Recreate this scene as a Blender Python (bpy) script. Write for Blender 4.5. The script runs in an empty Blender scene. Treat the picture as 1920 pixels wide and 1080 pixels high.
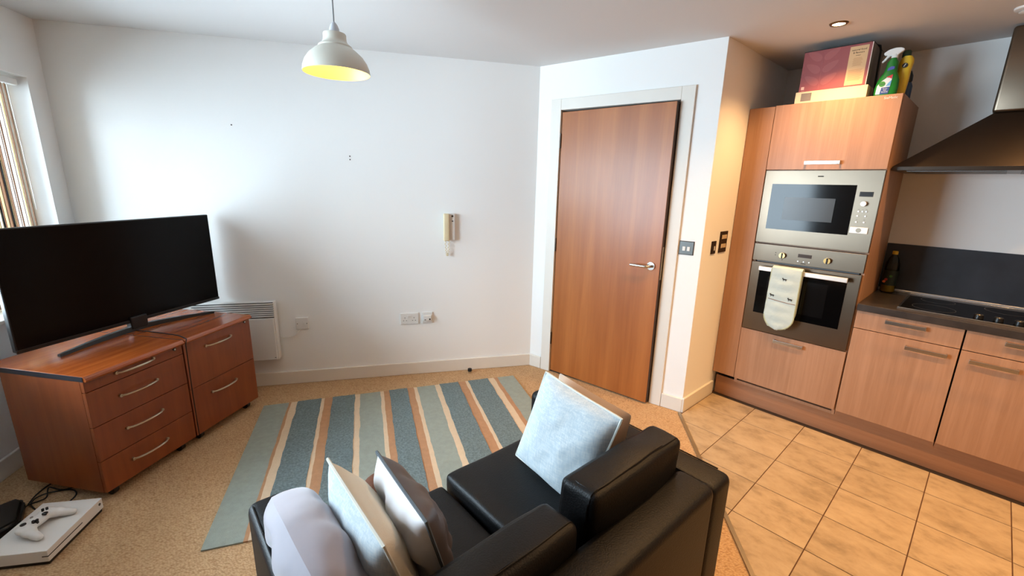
import bpy, bmesh, math, random
from mathutils import Vector, Matrix, Euler, noise
random.seed(7)
R = math.radians
scene = bpy.context.scene
C = scene.collection

# ------------------------------------------------------------------ camera, world, light, exposure
def make_camera():
    th, ro = R(13.574), R(1.439)
    F = Vector((0, math.cos(th), -math.sin(th))); Rt = Vector((1, 0, 0)); U = Vector((0, math.sin(th), math.cos(th)))
    R2 = math.cos(ro)*Rt + math.sin(ro)*U; U2 = -math.sin(ro)*Rt + math.cos(ro)*U
    cam = bpy.data.cameras.new('camera'); cam.sensor_width = 36; cam.lens = 811.65/1920*36
    cam.clip_start = .02
    o = bpy.data.objects.new('camera', cam); C.objects.link(o)
    m = Matrix((( R2.x, U2.x, -F.x, 0), (R2.y, U2.y, -F.y, 0), (R2.z, U2.z, -F.z, 1.5), (0, 0, 0, 1)))
    o.matrix_world = m
    scene.camera = o
make_camera()
vs = scene.view_settings
vs.view_transform = 'Standard'; vs.look = 'None'; vs.gamma = 1; vs.use_curve_mapping = False
vs.exposure = 0.32
SKY = 24.0
PENDANT = 100.0
SPOT = 54.0
w = bpy.data.worlds.new('world'); scene.world = w; w.use_nodes = True
bg = w.node_tree.nodes['Background']; bg.inputs[0].default_value = (.72, .86, 1.0, 1); bg.inputs[1].default_value = SKY

# ------------------------------------------------------------------ frames (origin, angle about z)
class Frame:
    def __init__(s, o, a): s.o = Vector((o[0], o[1], 0)); s.a = a; s.x = Vector((math.cos(a), math.sin(a), 0)); s.y = Vector((-math.sin(a), math.cos(a), 0))
    def w(s, p): return s.o + s.x*p[0] + s.y*p[1] + Vector((0, 0, p[2] if len(p) > 2 else 0))
C1 = (0.16696, 3.44875); C2 = (1.18590, 2.70605)
K = Frame(C2, math.atan2(-.73996, .67266))          # kitchen: x along the run, y into the wall
B = Frame(C1, math.atan2(-.24692, -.96904))         # long white wall: x to the left along it, y out into the room
D = Frame(C1, math.atan2(C2[1]-C1[1], C2[0]-C1[0])) # door wall: x along it to the right, y into the hall
S = Frame((0, 0), R(41))                            # sofa: x to its right arm, y to its front
P = Frame((-1.86127, 1.72321), R(80.17))            # pedestals: x along the fronts, y to their backs
TV = Frame((-2.125, 2.342), R(76.17))               # television: x along the screen, y behind it
W = Frame((0, 0), 0)
CEIL = 2.3335

# ------------------------------------------------------------------ materials
MATS = {}
def nt(name):
    m = bpy.data.materials.new(name); m.use_nodes = True
    return m, m.node_tree, m.node_tree.nodes['Principled BSDF']
def lin(c):
    return tuple(((v/255)/12.92 if v/255 <= .04045 else ((v/255+.055)/1.055)**2.4) for v in c) + (1,)
def mat(name, rgb, rough=.5, metal=0, bump=0, bscale=60, var=0, vscale=6, coat=0, spec=None, emit=0, sheen=0, stretch=(1, 1, 1), aniso=0):
    if name in MATS: return MATS[name]
    m, t, b = nt(name); N = t.nodes; L = t.links
    c = lin(rgb); b.inputs['Base Color'].default_value = c; b.inputs['Roughness'].default_value = rough; b.inputs['Metallic'].default_value = metal
    if spec is not None: b.inputs['Specular IOR Level'].default_value = spec
    if coat: b.inputs['Coat Weight'].default_value = coat; b.inputs['Coat Roughness'].default_value = .12
    if sheen: b.inputs['Sheen Weight'].default_value = sheen
    if aniso: b.inputs['Anisotropic'].default_value = aniso
    if emit: b.inputs['Emission Color'].default_value = c; b.inputs['Emission Strength'].default_value = emit
    if bump or var:
        tc = N.new('ShaderNodeTexCoord'); mp = N.new('ShaderNodeMapping'); mp.inputs['Scale'].default_value = stretch
        L.new(tc.outputs['Object'], mp.inputs['Vector'])
    if var:
        n = N.new('ShaderNodeTexNoise'); n.inputs['Scale'].default_value = vscale; n.inputs['Detail'].default_value = 5
        L.new(mp.outputs[0], n.inputs['Vector'])
        r = N.new('ShaderNodeValToRGB'); e = r.color_ramp.elements
        e[0].position = .3; e[1].position = .7
        e[0].color = tuple(max(0, v*(1-var)) for v in c[:3])+(1,); e[1].color = tuple(min(1, v*(1+var)) for v in c[:3])+(1,)
        L.new(n.outputs['Fac'], r.inputs[0]); L.new(r.outputs[0], b.inputs['Base Color'])
    if bump:
        n2 = N.new('ShaderNodeTexNoise'); n2.inputs['Scale'].default_value = bscale; n2.inputs['Detail'].default_value = 3
        L.new(mp.outputs[0], n2.inputs['Vector'])
        bp = N.new('ShaderNodeBump'); bp.inputs['Strength'].default_value = bump; bp.inputs['Distance'].default_value = .004
        L.new(n2.outputs['Fac'], bp.inputs['Height']); L.new(bp.outputs[0], b.inputs['Normal'])
    MATS[name] = m; return m
def wood(name, c1, c2, c3=None, scale=(26, 26, 1.2), rough=.4, coat=.1, fine=.25):
    m, t, b = nt(name); N = t.nodes; L = t.links
    tc = N.new('ShaderNodeTexCoord'); mp = N.new('ShaderNodeMapping'); mp.inputs['Scale'].default_value = scale
    L.new(tc.outputs['Object'], mp.inputs['Vector'])
    n = N.new('ShaderNodeTexNoise'); n.inputs['Scale'].default_value = 1; n.inputs['Detail'].default_value = 4; n.inputs['Distortion'].default_value = .6
    L.new(mp.outputs[0], n.inputs['Vector'])
    r = N.new('ShaderNodeValToRGB'); r.color_ramp.elements[0].position = .32; r.color_ramp.elements[1].position = .68
    r.color_ramp.elements[0].color = lin(c1); r.color_ramp.elements[1].color = lin(c2)
    if c3: e = r.color_ramp.elements.new(.5); e.color = lin(c3)
    L.new(n.outputs['Fac'], r.inputs[0])
    mp2 = N.new('ShaderNodeMapping'); mp2.inputs['Scale'].default_value = tuple(v*7 for v in scale); L.new(tc.outputs['Object'], mp2.inputs['Vector'])
    n2 = N.new('ShaderNodeTexNoise'); n2.inputs['Scale'].default_value = 1; n2.inputs['Detail'].default_value = 2; L.new(mp2.outputs[0], n2.inputs['Vector'])
    mx = N.new('ShaderNodeMixRGB'); mx.blend_type = 'MULTIPLY'; mx.inputs[0].default_value = fine
    r2 = N.new('ShaderNodeValToRGB'); r2.color_ramp.elements[0].position = .35; r2.color_ramp.elements[0].color = (.45, .4, .36, 1); r2.color_ramp.elements[1].position = .6
    L.new(n2.outputs['Fac'], r2.inputs[0]); L.new(r.outputs[0], mx.inputs[1]); L.new(r2.outputs[0], mx.inputs[2])
    L.new(mx.outputs[0], b.inputs['Base Color'])
    b.inputs['Roughness'].default_value = rough; b.inputs['Coat Weight'].default_value = coat; b.inputs['Coat Roughness'].default_value = .2
    MATS[name] = m; return m
def glass(name, rgb, tint=.9, rough=.02):
    m, t, b = nt(name); N = t.nodes; L = t.links
    tr = N.new('ShaderNodeBsdfTransparent'); tr.inputs[0].default_value = lin(rgb)
    gl = N.new('ShaderNodeBsdfGlossy'); gl.inputs['Roughness'].default_value = rough
    fr = N.new('ShaderNodeFresnel'); fr.inputs[0].default_value = 1.45
    mx = N.new('ShaderNodeMixShader'); L.new(fr.outputs[0], mx.inputs[0]); L.new(tr.outputs[0], mx.inputs[1]); L.new(gl.outputs[0], mx.inputs[2])
    L.new(mx.outputs[0], N['Material Output'].inputs['Surface'])
    MATS[name] = m; return m
def carpet_mat():
    m, t, b = nt('carpet'); N = t.nodes; L = t.links
    tc = N.new('ShaderNodeTexCoord'); mp = N.new('ShaderNodeMapping'); mp.inputs['Scale'].default_value = (95, 170, 1); mp.inputs['Rotation'].default_value = (0, 0, R(-25))
    L.new(tc.outputs['Object'], mp.inputs['Vector'])
    v = N.new('ShaderNodeTexVoronoi'); v.inputs['Scale'].default_value = 1; v.inputs['Randomness'].default_value = .8; L.new(mp.outputs[0], v.inputs['Vector'])
    n = N.new('ShaderNodeTexNoise'); n.inputs['Scale'].default_value = 14; n.inputs['Detail'].default_value = 4; L.new(tc.outputs['Object'], n.inputs['Vector'])
    r = N.new('ShaderNodeValToRGB'); r.color_ramp.elements[0].color = lin((206, 174, 135)); r.color_ramp.elements[1].color = lin((165, 129, 93)); r.color_ramp.elements[0].position = .25; r.color_ramp.elements[1].position = .95
    L.new(v.outputs['Distance'], r.inputs[0])
    r2 = N.new('ShaderNodeValToRGB'); r2.color_ramp.elements[0].color = (.86, .84, .82, 1); r2.color_ramp.elements[1].color = (1, 1, 1, 1); L.new(n.outputs['Fac'], r2.inputs[0])
    mx = N.new('ShaderNodeMixRGB'); mx.blend_type = 'MULTIPLY'; mx.inputs[0].default_value = 1; L.new(r.outputs[0], mx.inputs[1]); L.new(r2.outputs[0], mx.inputs[2])
    L.new(mx.outputs[0], b.inputs['Base Color']); b.inputs['Roughness'].default_value = .95; b.inputs['Specular IOR Level'].default_value = .1
    bp = N.new('ShaderNodeBump'); bp.inputs['Strength'].default_value = .8; bp.inputs['Distance'].default_value = .004; bp.invert = True
    L.new(v.outputs['Distance'], bp.inputs['Height']); L.new(bp.outputs[0], b.inputs['Normal'])
    MATS['carpet'] = m; return m
def tile_mat():
    m, t, b = nt('stone_tile'); N = t.nodes; L = t.links
    tc = N.new('ShaderNodeTexCoord'); oi = N.new('ShaderNodeObjectInfo')
    ad = N.new('ShaderNodeVectorMath'); ad.operation = 'ADD'; sc = N.new('ShaderNodeVectorMath'); sc.operation = 'SCALE'; sc.inputs[3].default_value = 9
    cb = N.new('ShaderNodeCombineXYZ'); L.new(oi.outputs['Random'], cb.inputs[0]); L.new(oi.outputs['Random'], cb.inputs[2]); L.new(cb.outputs[0], sc.inputs[0])
    L.new(tc.outputs['Object'], ad.inputs[0]); L.new(sc.outputs[0], ad.inputs[1])
    mp = N.new('ShaderNodeMapping'); mp.inputs['Scale'].default_value = (7, 11, 7); mp.inputs['Rotation'].default_value = (0, 0, R(25)); L.new(ad.outputs[0], mp.inputs['Vector'])
    n = N.new('ShaderNodeTexNoise'); n.inputs['Scale'].default_value = 1; n.inputs['Detail'].default_value = 7; n.inputs['Roughness'].default_value = .68; n.inputs['Distortion'].default_value = .15; L.new(mp.outputs[0], n.inputs['Vector'])
    r = N.new('ShaderNodeValToRGB'); e = r.color_ramp.elements; e[0].position = .3; e[0].color = lin((142, 124, 100)); e[1].position = .68; e[1].color = lin((188, 168, 140)); x = e.new(.48); x.color = lin((174, 153, 125))
    L.new(n.outputs['Fac'], r.inputs[0])
    hs = N.new('ShaderNodeHueSaturation'); mr = N.new('ShaderNodeMapRange'); mr.inputs[3].default_value = .93; mr.inputs[4].default_value = 1.05; L.new(oi.outputs['Random'], mr.inputs[0]); L.new(mr.outputs[0], hs.inputs['Value']); L.new(r.outputs[0], hs.inputs['Color'])
    L.new(hs.outputs[0], b.inputs['Base Color']); b.inputs['Roughness'].default_value = .42
    bp = N.new('ShaderNodeBump'); bp.inputs['Strength'].default_value = .12; bp.inputs['Distance'].default_value = .004; L.new(n.outputs['Fac'], bp.inputs['Height']); L.new(bp.outputs[0], b.inputs['Normal'])
    MATS['stone_tile'] = m; return m

wall_m = mat('wall_paint', (240, 240, 238), .85, bump=.05, bscale=180)
ceil_m = mat('ceiling_paint', (212, 210, 208), .9)
trim_m = mat('trim_gloss', (226, 221, 212), .45)
carpet_m = carpet_mat(); tile_m = tile_mat()
grout_m = mat('grout', (92, 62, 44), .9, var=.2, vscale=30)
beech = wood('kitchen_beech', (163, 121, 91), (176, 134, 104), (169, 127, 97), scale=(42, 42, 1.3), rough=.45, coat=.05, fine=.1)
cherry = wood('pedestal_cherry', (124, 57, 22), (142, 72, 31), (133, 64, 26), scale=(16, 16, 1.2), rough=.34, coat=.2, fine=.1)
cherry_top = wood('pedestal_top_cherry', (146, 66, 24), (174, 90, 38), (160, 78, 30), scale=(1.6, 22, 22), rough=.26, coat=.3, fine=.16)
oak = wood('door_veneer', (154, 86, 34), (174, 104, 48), (164, 95, 41), scale=(11, 11, .55), rough=.4, coat=.12, fine=.12)
steel = mat('brushed_steel', (126, 113, 98), .34, 1, var=.06, vscale=3, aniso=.6)
steel_dark = mat('hood_steel', (84, 75, 68), .32, 1, var=.08, vscale=3)  # colour darkened to carry the dark floor the hood reflects
chrome = mat('satin_chrome', (205, 203, 198), .22, 1)
nickel = mat('satin_nickel', (200, 188, 165), .28, 1)
blackgloss = mat('black_glass', (7, 7, 8), .1, spec=.22)
blackplastic = mat('black_plastic', (14, 14, 15), .35)
blackmatt = mat('black_rubber', (16, 15, 15), .75)
leather = mat('black_leather', (8, 7, 8), .46, bump=.25, bscale=220, spec=.27)
whiteplastic = mat('white_plastic', (226, 224, 220), .4)
worktop_m = mat('worktop_slate', (52, 47, 45), .3, var=.25, vscale=18)
splash_m = mat('splashback_slate', (44, 48, 56), .35, var=.28, vscale=7)

# ------------------------------------------------------------------ mesh helpers
def box(bm, lo, hi, bev=0, seg=2):
    r = bmesh.ops.create_cube(bm, size=1); vs_ = r['verts']
    for v in vs_: v.co = Vector([lo[i] + (v.co[i]+.5)*(hi[i]-lo[i]) for i in range(3)])
    if bev:
        es = list({e for v in vs_ for e in v.link_edges})
        bmesh.ops.bevel(bm, geom=es, offset=bev, segments=seg, profile=.5, affect='EDGES')
def nb(): return bmesh.new()
def bx(lo, hi, bev=0, seg=2): bm = nb(); box(bm, lo, hi, bev, seg); return bm
def tube(bm, pts, r, n=8, cap=True):
    pts = [Vector(p) for p in pts]; rings = []
    rs = r if isinstance(r, (list, tuple)) else [r]*len(pts)
    up = Vector((0, 0, 1)); prev = None
    for i, p in enumerate(pts):
        d = (pts[min(i+1, len(pts)-1)]-pts[max(i-1, 0)]).normalized()
        if prev is None:
            a = d.orthogonal() if abs(d.dot(up)) > .95 else d.cross(up)
        else:
            a = prev - d*prev.dot(d)
            if a.length < 1e-6: a = d.orthogonal()
        a.normalize(); prev = a; b = d.cross(a)
        rings.append([bm.verts.new(p + a*math.cos(2*math.pi*k/n)*rs[i] + b*math.sin(2*math.pi*k/n)*rs[i]) for k in range(n)])
    for i in range(len(rings)-1):
        for k in range(n): bm.faces.new((rings[i][k], rings[i][(k+1) % n], rings[i+1][(k+1) % n], rings[i+1][k]))
    if cap:
        bm.faces.new(rings[0][::-1]); bm.faces.new(rings[-1])
def tb(pts, r, n=8): bm = nb(); tube(bm, pts, r, n); return bm
def lathe(bm, prof, n=32, c=(0, 0), cap0=True, cap1=True):
    rings = [[bm.verts.new((c[0]+r*math.cos(2*math.pi*k/n), c[1]+r*math.sin(2*math.pi*k/n), z)) for k in range(n)] for r, z in prof]
    for i in range(len(rings)-1):
        for k in range(n): bm.faces.new((rings[i][k], rings[i][(k+1) % n], rings[i+1][(k+1) % n], rings[i+1][k]))
    if cap0: bm.faces.new(rings[0][::-1])
    if cap1: bm.faces.new(rings[-1])
def lt(prof, n=32, c=(0, 0), **k): bm = nb(); lathe(bm, prof, n, c, **k); return bm
def loft(bm, rings, n=28, cap=True):   # rings: (cx, cy, z, rx, ry, power)
    rr = []
    for cx, cy, z, rx, ry, pw in rings:
        row = []
        for k in range(n):
            a = 2*math.pi*k/n; ca, sa = math.cos(a), math.sin(a)
            row.append(bm.verts.new((cx+rx*math.copysign(abs(ca)**(2/pw), ca), cy+ry*math.copysign(abs(sa)**(2/pw), sa), z)))
        rr.append(row)
    for i in range(len(rr)-1):
        for k in range(n): bm.faces.new((rr[i][k], rr[i][(k+1) % n], rr[i+1][(k+1) % n], rr[i+1][k]))
    if cap: bm.faces.new(rr[0][::-1]); bm.faces.new(rr[-1])
def prism(bm, poly, z0, z1):
    a = [bm.verts.new((x, y, z0)) for x, y in poly]; b = [bm.verts.new((x, y, z1)) for x, y in poly]; n = len(poly)
    bm.faces.new(a[::-1]); bm.faces.new(b)
    for i in range(n): bm.faces.new((a[i], a[(i+1) % n], b[(i+1) % n], b[i]))
def pr(poly, z0, z1): bm = nb(); prism(bm, poly, z0, z1); bmesh.ops.recalc_face_normals(bm, faces=bm.faces); return bm
def disc_y(bm, c, r, y0, y1, n=20):    # short cylinder along y
    a = [bm.verts.new((c[0]+r*math.cos(2*math.pi*k/n), y0, c[1]+r*math.sin(2*math.pi*k/n))) for k in range(n)]
    b = [bm.verts.new((v.co.x, y1, v.co.z)) for v in a]
    bm.faces.new(a); bm.faces.new(b[::-1])
    for i in range(n): bm.faces.new((a[i], b[i], b[(i+1) % n], a[(i+1) % n]))
def dy(c, r, y0, y1, n=20): bm = nb(); disc_y(bm, c, r, y0, y1, n); bmesh.ops.recalc_face_normals(bm, faces=bm.faces); return bm

# ------------------------------------------------------------------ object helpers
def obj(name, bm, m, parent=None, smooth=False, base=(0, 0, 0), sub=0, recalc=True):
    if recalc: bmesh.ops.recalc_face_normals(bm, faces=bm.faces)
    if base != (0, 0, 0): bmesh.ops.translate(bm, verts=bm.verts, vec=-Vector(base))
    me = bpy.data.meshes.new(name); bm.to_mesh(me); bm.free()
    if smooth:
        me.polygons.foreach_set('use_smooth', [True]*len(me.polygons))
        if smooth != 'all':
            me.set_sharp_from_angle(angle=R(38))
    o = bpy.data.objects.new(name, me); C.objects.link(o)
    for mm in (m if isinstance(m, (list, tuple)) else [m]): me.materials.append(mm)
    if parent: o.parent = parent
    if sub:
        md = o.modifiers.new('s', 'SUBSURF'); md.levels = sub; md.render_levels = sub
    return o
def tag(o, label=None, cat=None, group=None, kind=None):
    for k, v in (('label', label), ('category', cat), ('group', group), ('kind', kind)):
        if v: o[k] = v
    return o
class Thing:
    """an Empty at the thing's base; parts are given in the frame's coordinates"""
    def __init__(s, name, label, cat, fr, base, group=None, kind=None):
        s.fr = fr; s.base = tuple(base); e = bpy.data.objects.new(name, None); e.empty_display_size = .05
        C.objects.link(e); e.location = fr.w(base); e.rotation_euler = (0, 0, fr.a); s.e = e
        tag(e, label, cat, group, kind)
    def part(s, name, bm, m, parent=None, smooth=False, sub=0, label=None):
        o = obj(name, bm, m, parent or s.e, smooth, s.base, sub)
        if label: o['label'] = label
        return o
def solo(name, bm, m, fr, base, label=None, cat=None, group=None, kind=None, smooth=False):
    o = obj(name, bm, m, None, smooth, tuple(base)); o.location = fr.w(base); o.rotation_euler = (0, 0, fr.a)
    return tag(o, label, cat, group, kind)
def struct(name, bm, m, fr=W, base=(0, 0, 0), label=None): return solo(name, bm, m, fr, base, label, None, None, 'structure')
def text_bm(body, size, align='CENTER', extrude=.0003):
    cu = bpy.data.curves.new('t', 'FONT'); cu.body = body; cu.size = size; cu.align_x = align; cu.align_y = 'CENTER'; cu.extrude = extrude; cu.resolution_u = 2
    o = bpy.data.objects.new('t', cu); C.objects.link(o)
    dg = bpy.context.evaluated_depsgraph_get(); me = bpy.data.meshes.new_from_object(o.evaluated_get(dg))
    bm = nb(); bm.from_mesh(me); bpy.data.objects.remove(o); bpy.data.meshes.remove(me); bpy.data.curves.remove(cu)
    return bm
def xform(bm, M): bmesh.ops.transform(bm, matrix=M, verts=bm.verts); return bm
FACE = Matrix.Rotation(R(90), 4, 'X')   # text in xy -> facing -y, upright

# ------------------------------------------------------------------ the room shell
kw = lambda u, v: K.w((u, v, 0)); bw = lambda s, t: B.w((s, t, 0))
room = [bw(3, 0), Vector((*C1, 0)), Vector((*C2, 0)), kw(0, 1.02), kw(3, 1.02), kw(3, -1.45), bw(3, 4.3)]
poly = [(p.x, p.y) for p in room][::-1]
struct('floor', pr(poly, -.05, 0), carpet_m, label='beige loop pile carpet')
struct('ceiling', pr(poly, CEIL, CEIL+.08), ceil_m, label='plain white ceiling')
struct('wall_back', bx((-.03, -.1, 0), (3.1, 0, CEIL)), wall_m, B, label='long white wall behind the television')
def wall_with_hole(fr, x0, x1, y0, y1, hx0, hx1, hz0, hz1):
    bm = nb()
    for lo, hi in (((x0, y0, 0), (hx0, y1, CEIL)), ((hx1, y0, 0), (x1, y1, CEIL)), ((hx0, y0, hz1), (hx1, y1, CEIL))): box(bm, lo, hi)
    if hz0 > 0: box(bm, (hx0, y0, 0), (hx1, y1, hz0))
    return bm
WT0, WT1, WZ0, WZ1 = .133, 2.35, .75, 2.005
LW = Frame(B.w((3, 0, 0)), B.a+R(90))    # left wall: x along it towards the camera, -y out of the room... y = -s
bm = wall_with_hole(LW, -.1, 4.4, -.2, 0, WT0, WT1, WZ0, WZ1)
struct('wall_left', bm, wall_m, LW, label='white window wall')
struct('wall_right', wall_with_hole(D, 0, 1.2609, 0, .12, .185, 1.052, 0, 2.036), wall_m, D, label='white wall around the wooden door')
struct('wall_column', bx((-.12, 0, 0), (0, 1.1, CEIL)), wall_m, K, label='return wall beside the tall kitchen unit')
struct('wall_kitchen', bx((-.1, 1.02, 0), (3.1, 1.12, CEIL)), wall_m, K, label='white wall behind the kitchen units')
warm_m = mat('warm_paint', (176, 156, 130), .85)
struct('wall_far', bx((3, -1.6, 0), (3.1, 1.02, CEIL)), warm_m, K)
struct('wall_rear', bx((-1.1, 4.3, 0), (3.0, 4.4, CEIL)), warm_m, B)
hm = mat('light_block_dark', (70, 68, 66), .9); bm = nb()  # dark box added behind the door so no sky light leaks past it
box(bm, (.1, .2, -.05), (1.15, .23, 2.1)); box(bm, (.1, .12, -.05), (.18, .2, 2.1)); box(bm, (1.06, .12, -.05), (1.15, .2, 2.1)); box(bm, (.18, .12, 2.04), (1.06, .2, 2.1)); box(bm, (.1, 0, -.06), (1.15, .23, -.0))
struct('hall_light_block', bm, hm, D, label='added dark box shutting light out behind the door')
# baseboards
def skirt(name, fr, lo, hi):
    bm = nb(); box(bm, lo, hi, .004, 2); struct(name, bm, trim_m, fr, label='white skirting board')
skirt('baseboard_back', B, (0, 0, 0), (3.0, .016, .1))
skirt('baseboard_left', LW, (.016, 0, 0), (4.28, .016, .1))
skirt('baseboard_door', D, (.0, -.016, 0), (.115, 0, .1))
skirt('baseboard_corner', D, (1.12, -.016, 0), (1.262, 0, .1))
skirt('baseboard_column', K, (0, -.012, 0), (.016, .445, .105))

# door, frame and hinges
tr = Thing('trim_1', 'white painted door frame and architrave', None, D, (.62, 0, 0), kind='structure')
for nm, lo, hi in (('architrave', (.118, -.016, 0), (.2, 0, 2.096)), ('architrave', (1.037, -.016, 0), (1.118, 0, 2.096)), ('architrave', (.2, -.016, 2.02), (1.037, 0, 2.096)),
                   ('lining', (.185, 0, 0), (.2, .12, 2.036)), ('lining', (1.037, 0, 0), (1.052, .12, 2.036)), ('lining', (.2, 0, 2.02), (1.037, .12, 2.036)),
                   ('door_stop_bead', (1.022, .05, 0), (1.037, .075, 2.02))):
    tr.part(nm, bx(lo, hi, .003), trim_m)
tr.part('strike_plate', bx((1.0355, .012, .93), (1.0375, .034, 1.07)), chrome)
tr.part('seal', bx((1.0345, .002, .02), (1.037, .046, 2.0)), blackmatt)
DR = Frame(D.w((.207, -.004, 0)), D.a-R(3.62))
dt = Thing('door_1', 'plain orange brown wood veneer door standing slightly ajar', None, DR, (0, 0, 0), kind='structure')
dt.part('leaf', bx((0, 0, .012), (.8235, .044, 2.006), .002), oak)
dt.part('edge_lipping', bx((.8235, .001, .012), (.825, .043, 2.006)), mat('door_gap_shade', (52, 36, 26), .6))  # lipping coloured dark to stand for the shade in the door gap
dt.part('lock_plate', bx((.825, .011, .9), (.8265, .033, 1.12)), chrome)
h = dt.part('handle', dy((.765, .99), .027, -.01, 0, 28), chrome, smooth=True)
dt.part('lever', tb([(.765, -.008, .99), (.765, -.045, .99), (.757, -.053, .99), (.74, -.056, .99), (.65, -.056, .99), (.642, -.055, .99)], .0095, 12), chrome, parent=h, smooth=True)
for z in (1.81, 1.05, .29):
    hg = dt.part('hinge', tb([(-.004, -.004, z-.05), (-.004, -.004, z+.05)], .0065, 10), mat('hinge_steel', (88, 82, 76), .35, 1), smooth=True)

# window with strand curtain
wi = Thing('window_1', 'white framed window in a deep reveal', None, LW, (1.7, -.13, WZ0), kind='structure')
for nm, lo, hi in (('window_frame', (WT0, -.16, WZ0), (WT0+.055, -.1, WZ1)), ('window_frame', (WT1-.055, -.16, WZ0), (WT1, -.1, WZ1)),
                   ('window_frame', (WT0+.055, -.16, WZ1-.055), (WT1-.055, -.1, WZ1)), ('window_frame', (WT0+.055, -.16, WZ0), (WT1-.055, -.1, WZ0+.055)),
                   ('mullion', (1.2, -.155, WZ0+.055), (1.26, -.105, WZ1-.055))):
    wi.part(nm, bx(lo, hi, .004), trim_m)
pane_m = glass('window_glass', (250, 253, 253))
for a, b_ in ((WT0+.055, 1.2), (1.26, WT1-.055)): wi.part('pane', bx((a, -.134, WZ0+.055), (b_, -.128, WZ1-.055)), pane_m)
wi.part('window_sill', bx((WT0-.0, -.1, WZ0-.0), (WT1, .03, WZ0+.02), .004), trim_m)
def portal(x0, x1, z0, z1):
    pl = bpy.data.lights.new('window_portal', 'AREA'); pl.shape = 'RECTANGLE'; pl.size = x1-x0; pl.size_y = z1-z0; pl.cycles.is_portal = True
    po = bpy.data.objects.new('window_portal', pl); C.objects.link(po); po.location = LW.w(((x0+x1)/2, -.19, (z0+z1)/2))
    po.rotation_euler = Matrix((LW.x, Vector((0, 0, 1)), -LW.y)).transposed().to_euler()   # the light's -z points along +y, into the room
portal(WT0, WT1, WZ0, WZ1)
bl = Thing('strand_curtain', 'brown and cream strand curtain gathered at the edge of the window', 'curtain', LW, (.6, -.05, 1.0))
bl.part('curtain_rail', bx((.15, -.065, 1.955), (2.33, -.035, 1.99), .004), whiteplastic)
sm = [mat('strand_brown', (120, 78, 46), .8), mat('strand_tan', (196, 164, 112), .8), mat('strand_cream', (232, 220, 192), .8), mat('strand_rust', (150, 92, 58), .8)]
for i in range(44):
    x = .222+i*.0195+random.uniform(-.004, .004); wd = random.uniform(.003, .0075)
    st = bx((x-wd/2, -.054+random.uniform(-.008, .008), .80), (x+wd/2, -.048, 1.957)); bl.part('strand', st, sm[random.choice((0, 1, 1, 3, 0, 2, 2))])
bl.part('draw_cord', tb([(.205, -.05, 1.96), (.204, -.045, 1.5), (.206, -.042, 1.29)], .002, 6), whiteplastic)

# kitchen tiles
strip_d = Vector((.82, -.986)).normalized()
def clip(poly_, a, n):
    out = []
    for i in range(len(poly_)):
        p, q = Vector(poly_[i]), Vector(poly_[(i+1) % len(poly_)]); dp, dq = (p-a).dot(n), (q-a).dot(n)
        if dp >= 0: out.append(tuple(p))
        if dp*dq < 0: out.append(tuple(p+(q-p)*(dp/(dp-dq))))
    return out
sa = Vector((0.012, -.026)); sn = Vector((-strip_d.y, strip_d.x))
kb = [(0.0, -.02), (.016, -.026), (.016+1.06, -.026-1.275), (3, -1.301), (3, 1.02), (0, 1.02)]
kt = Thing('floor_kitchen', 'tan stone floor tiles with dark grout lines', None, K, (1.2, 0, 0), kind='structure')
kt.part('grout_bed', pr(kb, .0005, .003), grout_m)
for iu in range(-1, 9):
    for iv in range(-5, 2):
        u0, v0 = .02+.3*iu+.0022, .19+.3*iv+.0022; u1, v1 = u0+.3-.0044, v0+.3-.0044
        if iv == 0: v1 = min(v1, .438)
        if iv > 0: continue
        q = [(max(u0, .017), v0), (u1, v0), (u1, v1), (max(u0, .017), v1)]
        if u1 < .03: continue
        q = clip(q, sa, sn)
        if len(q) < 3: continue
        area = abs(sum(q[i][0]*q[(i+1) % len(q)][1]-q[(i+1) % len(q)][0]*q[i][1] for i in range(len(q))))/2
        if area < 2e-4: continue
        kt.part('tile', pr(q, .003, .0065), tile_m)
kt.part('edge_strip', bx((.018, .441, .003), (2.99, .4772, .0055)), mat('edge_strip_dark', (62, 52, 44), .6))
bm = nb(); p0 = Vector((0.004, -.03)); e_ = strip_d*1.66
for off, zz in ((0, .009),):
    q = [p0-sn*.011, p0+e_-sn*.011, p0+e_+sn*.008, p0+sn*.008]; prism(bm, [tuple(v) for v in q], 0, zz)
bmesh.ops.recalc_face_normals(bm, faces=bm.faces)
struct('trim_threshold', bm, mat('threshold_metal', (170, 156, 134), .35, .9), K, (0, 0, 0), 'metal strip where the carpet meets the tiles')

# ------------------------------------------------------------------ sofa
def rbox(lo, hi, bev, seg=4): return bx(lo, hi, bev, seg)
def soft(lo, hi, bev, bulge=(0, 0, 0), seed=0, cuts=6, wr=.004):
    bm = nb(); box(bm, lo, hi)
    bmesh.ops.subdivide_edges(bm, edges=bm.edges, cuts=cuts, use_grid_fill=True)
    c = [(lo[i]+hi[i])/2 for i in range(3)]; hf = [(hi[i]-lo[i])/2 for i in range(3)]
    for v in bm.verts:
        q = [(v.co[i]-c[i])/hf[i] for i in range(3)]
        for i in range(3):
            o1, o2 = [q[j] for j in range(3) if j != i]
            v.co[i] += bulge[i]*q[i]*(1-o1*o1)*(1-o2*o2)
        nv = noise.noise_vector(Vector((v.co.x*9+seed, v.co.y*9, v.co.z*9)))
        v.co += nv*wr
    es = [e for e in bm.edges if len(e.link_faces) == 2 and e.calc_face_angle(0) > .9]
    bmesh.ops.bevel(bm, geom=es, offset=bev, segments=3, profile=.55, affect='EDGES')
    return bm
AW, X0, X1, SF, SB = .13, .125, 1.33, 1.25, .43
sf = Thing('sofa', 'black leather two seater sofa with loose back cushions', 'sofa', S, ((X0+X1)/2, .84, 0))
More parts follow.
